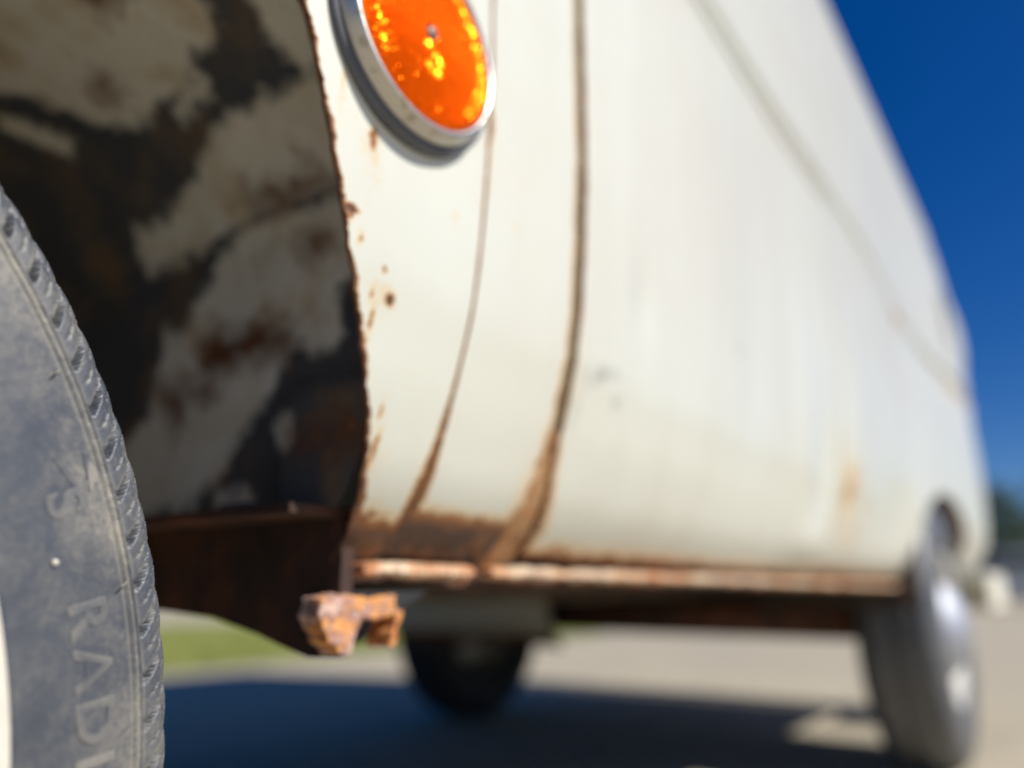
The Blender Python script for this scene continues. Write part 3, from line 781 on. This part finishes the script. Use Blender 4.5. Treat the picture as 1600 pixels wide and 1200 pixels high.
# rear wheel tub
V = []
for t in np.linspace(.15, PI-.15, 24):
    for y in (.285, .62): V.append((RWX+.40*math.cos(t), y, .33+.37*math.sin(t)))
from_arrays('rear_wheel_tub', np.array(V), grid_faces(24, 2), M['under'], VAN)
mb = MB(); mb.prism([(RWX+.40*math.cos(t), .33+.37*math.sin(t)) for t in np.linspace(.15, PI-.15, 20)], 'y', .62, .63); mb.build('rear_tub_wall', M['under'], VAN)

# ------------------------------------------------------------------ amber side reflector
CX, CZ = .2615, .7112
YB = float(body_y(CX, CZ))
YL = YB-.0105
bez = [(.0520, YL-YB+.0012), (.0526, YL-YB-.0012), (.0538, YL-YB-.0022), (.0552, YL-YB-.0016), (.0564, YL-YB+.0004), (.0576, YL-YB+.0026), (.0585, YL-YB+.0050), (.0590, YL-YB+.0066), (.0583, YL-YB+.0074)]
V, F = revolve_y(bez, CX, YB, CZ, 128)
refl = from_arrays('side_reflector', V, F, M['chrome'], VAN)
refl['label'] = 'round amber reflector in a weathered chrome bezel'
V, F = revolve_y([(.0560, YL-YB+.0070), (.0612, YL-YB+.0068), (.0628, YL-YB+.0080), (.0632, .0025), (.055, .004)], CX, YB, CZ, 96)
from_arrays('gasket', V, F, M['rubber'], refl)
# two dents/rust nicks on the bezel edge come from the pitted chrome material
def lens():
    pitch_ = .0021; nn = 50
    V = []; F = []
    def dome(x, z): return YL-.0022*(1-((x*x+z*z)/.052**2))
    zone = lambda x, z: None
    H = Vector((-.302, -.952, .040)).normalized()  # direction between sun and camera, so facets set to it glint
    for i in range(-nn//2, nn//2+1):
        for j in range(-nn//2, nn//2+1):
            x, z = i*pitch_, j*pitch_
            r = math.hypot(x, z)
            if r > .0485 or r < .0050: continue
            h2 = pitch_/2
            # bands and patches placed where facets should glint in the sun
            ang = math.atan2(z, x)
            band = max(0, 1-abs(r-.041)/.009) if (ang > 2.0 or ang < -2.35) else 0
            band = max(band, .9*max(0, 1-abs(r-.0445)/.005) if -.8 < ang < 1.4 else 0)
            xr, zr = x-.0030, z+.0165
            rr2 = math.hypot(xr, zr)
            hot = (.0022 < rr2 < .0074 and not (xr < -.0012 and zr > -.0012)) or (math.hypot(x+.0022, z+.0088) < .0026)
            top = .62 if hot else (.26+.26*band if random.random() < band*.95 else (.18 if random.random() < (.09 if x < 0 else .02) else 0))
            corners = [(x-h2, z-h2), (x+h2, z-h2), (x+h2, z+h2), (x-h2, z+h2)]
            b = len(V)
            for (a, c) in corners: V.append((CX+a, dome(a, c), CZ+c))
            d = .00062*random.uniform(.92, 1.08)
            if top:
                # prism cut off by a facet tilted to glint sun at the camera
                sd = .06 if hot else .09
                tx, tz = random.gauss(H.x/-H.y, sd), random.gauss(H.z/-H.y, sd)
                for (a, c) in corners:
                    da, dc = (a-x)*top, (c-z)*top
                    V.append((CX+x+da, dome(x, z)-d*(1-top*.6)+da*tx+dc*tz, CZ+z+dc))
                F.append((b+4, b+5, b+6, b+7))
                for q in range(4): F.append((b+q, b+(q+1) % 4, b+4+(q+1) % 4, b+4+q))
            else:
                V.append((CX+x, dome(x, z)-d, CZ+z))
                for q in range(4): F.append((b+q, b+(q+1) % 4, b+4))
    return from_arrays('lens', np.array(V), F, M['lens'], refl, False)
lens()
V, F = revolve_y([(.0482, YL-YB-.0001), (.0492, YL-YB-.0010), (.0510, YL-YB-.0006), (.0522, YL-YB+.0012), (.0485, YL-YB+.003), (.0, YL-YB+.0025)], CX, YB, CZ, 96)
from_arrays('lens_rim', V, F, M['lens'], refl)
V, F = revolve_y([(.0, YL-YB-.0040), (.0022, YL-YB-.0040), (.0036, YL-YB-.0036), (.0044, YL-YB-.0024), (.0046, YL-YB+.0005)], CX, YB, CZ, 28)
from_arrays('screw', V, F, M['screw'], refl)
V, F = revolve_y([(.0046, YL-YB-.0018), (.0056, YL-YB-.0024), (.0066, YL-YB-.0016), (.0068, YL-YB+.001)], CX, YB, CZ, 36)
from_arrays('screw_collar', V, F, M['lens'], refl)
mb = MB(); mb.box(CX-.0022, CX+.0022, YB+YL-YB-.00415, YB+YL-YB-.0039, CZ-.0004, CZ+.0004); mb.build('screw_slot', M['black'], refl)

# ------------------------------------------------------------------ background at the right edge
def leafy_tree(x, y, h, r, seed, label):
    rng = np.random.default_rng(seed)
    root = thing('tree', label, 'tree', (x, y, 0), 'trees beyond the lot')
    mb = MB(); mb.tube((x, y, 0), (x+.1, y, h*.45), .18, .11, 10)
    for k in range(4):
        a = k*1.7+seed; mb.tube((x+.08, y, h*(.3+.05*k)), (x+math.cos(a)*r*.6, y+math.sin(a)*r*.6, h*(.55+.08*k)), .08, .03, 6)
    mb.build('trunk', M['under'], root, True)
    n = 2600
    cl = rng.normal(size=(26, 3)); cl /= np.linalg.norm(cl, axis=1)[:, None]; cl *= (rng.random(26)**.4)[:, None]*np.array((r, r, h*.32)); cl += np.array((x, y, h*.64))
    c = cl[rng.integers(0, 26, n)]+rng.normal(size=(n, 3))*r*.2
    d1 = rng.normal(size=(n, 3)); d1 /= np.linalg.norm(d1, axis=1)[:, None]; d2 = np.cross(d1, rng.normal(size=(n, 3))); d2 /= np.linalg.norm(d2, axis=1)[:, None]
    s = rng.uniform(.10, .22, n)[:, None]
    P = np.stack([c-d1*s, c+d2*s*.6, c+d1*s, c-d2*s*.6], 1).reshape(-1, 3)
    from_arrays('crown', P, np.arange(4*n).reshape(-1, 4), LEAF, root, False)
lm = Mat('foliage'); l1 = lm.noise(.9, 5, .6)
lm.base(lm.ramp(l1, [(.3, (.025, .05, .022)), (.7, (.07, .11, .045))])); lm.set(Roughness=.7); LEAF = lm.m
for i, (x, y, h, r, lb) in enumerate([(52, -1.2, 7.6, 2.6, 'dark green tree at the right edge, behind the pale parked car'), (58, 3.4, 7.0, 2.8, 'dark tree half hidden by the tail of the van')]):
    leafy_tree(x, y, h, r, i+3, lb)

n = 9000
ty_ = RNG.uniform(-60, 90, n); th = 3.6+1.6*np.sin(ty_*.31)+.9*np.sin(ty_*.83+2)
c = np.stack([95+RNG.normal(0, 2.2, n), ty_, th*RNG.random(n)**.8], 1)
d1 = RNG.normal(size=(n, 3)); d1 /= np.linalg.norm(d1, axis=1)[:, None]; d2 = np.cross(d1, RNG.normal(size=(n, 3))); d2 /= np.linalg.norm(d2, axis=1)[:, None]
sz = RNG.uniform(.25, .55, n)[:, None]
P = np.stack([c-d1*sz, c+d2*sz*.6, c+d1*sz, c-d2*sz*.6], 1).reshape(-1, 3)
hb = from_arrays('distant_bushes', P, np.arange(4*n).reshape(-1, 4), LEAF, None, False)
hb['kind'] = 'stuff'; hb['label'] = 'far dark bushes along the horizon beyond the lot'; hb['category'] = 'bushes'

CAR = thing('parked_car', 'pale silver parked car at the right edge, beyond the tail of the van', 'car', (24, 1.0, 0))
cp = plain('silver_car_paint', (.52, .53, .54), .3, .3, .06, 8)
mb = MB()
sec = [(-2.1, .25), (2.1, .25), (2.15, .55), (2.05, .82), (1.1, .92), (.55, 1.38), (-1.0, 1.42), (-1.75, .98), (-2.12, .9), (-2.18, .55)]
sec = [(24+a*.42, z) for a, z in [(s_[0], s_[1]) for s_ in sec]]
# car stands across the view, nose to the right: profile in y, width in x
secy = [(1.0-(a-24)/.42, z) for a, z in sec]
mb.prism(secy, 'x', 23.15, 24.85); mb.build('body', cp, CAR, False, .10, 4)
for xs_ in (23.14, 24.85):
    mb = MB(); mb.prism([(1.0-.98, .95), (1.0-.50, 1.32), (1.0+.20, 1.34), (1.0+.20, .95)], 'x', xs_, xs_+.012); mb.build('window', M['glass'], CAR, False)
    mb = MB(); mb.prism([(1.0+.26, .95), (1.0+.26, 1.34), (1.0+.95, 1.33), (1.0+1.55, .97)], 'x', xs_, xs_+.012); mb.build('window', M['glass'], CAR, False)
for yy_ in (1.0-1.35, 1.0+1.35):
    for xx_ in (23.12, 24.70):
        mb = MB(); mb.tube((xx_, yy_, .31), (xx_+.19, yy_, .31), .31, None, 24); w = mb.build('wheel', M['black'], CAR, True)
        mb = MB(); xo = xx_-.006 if xx_ < 24 else xx_+.19; mb.tube((xo, yy_, .31), (xo+.006, yy_, .31), .19, None, 20); mb.build('rim', cp, w, True)
mb = MB()
for y in (1.0-2.12,): mb.box(23.3, 23.6, y-.03, y, .62, .74)
mb.build('headlight', M['chrome_far'], CAR, False, .01)

S.render.engine = 'CYCLES'
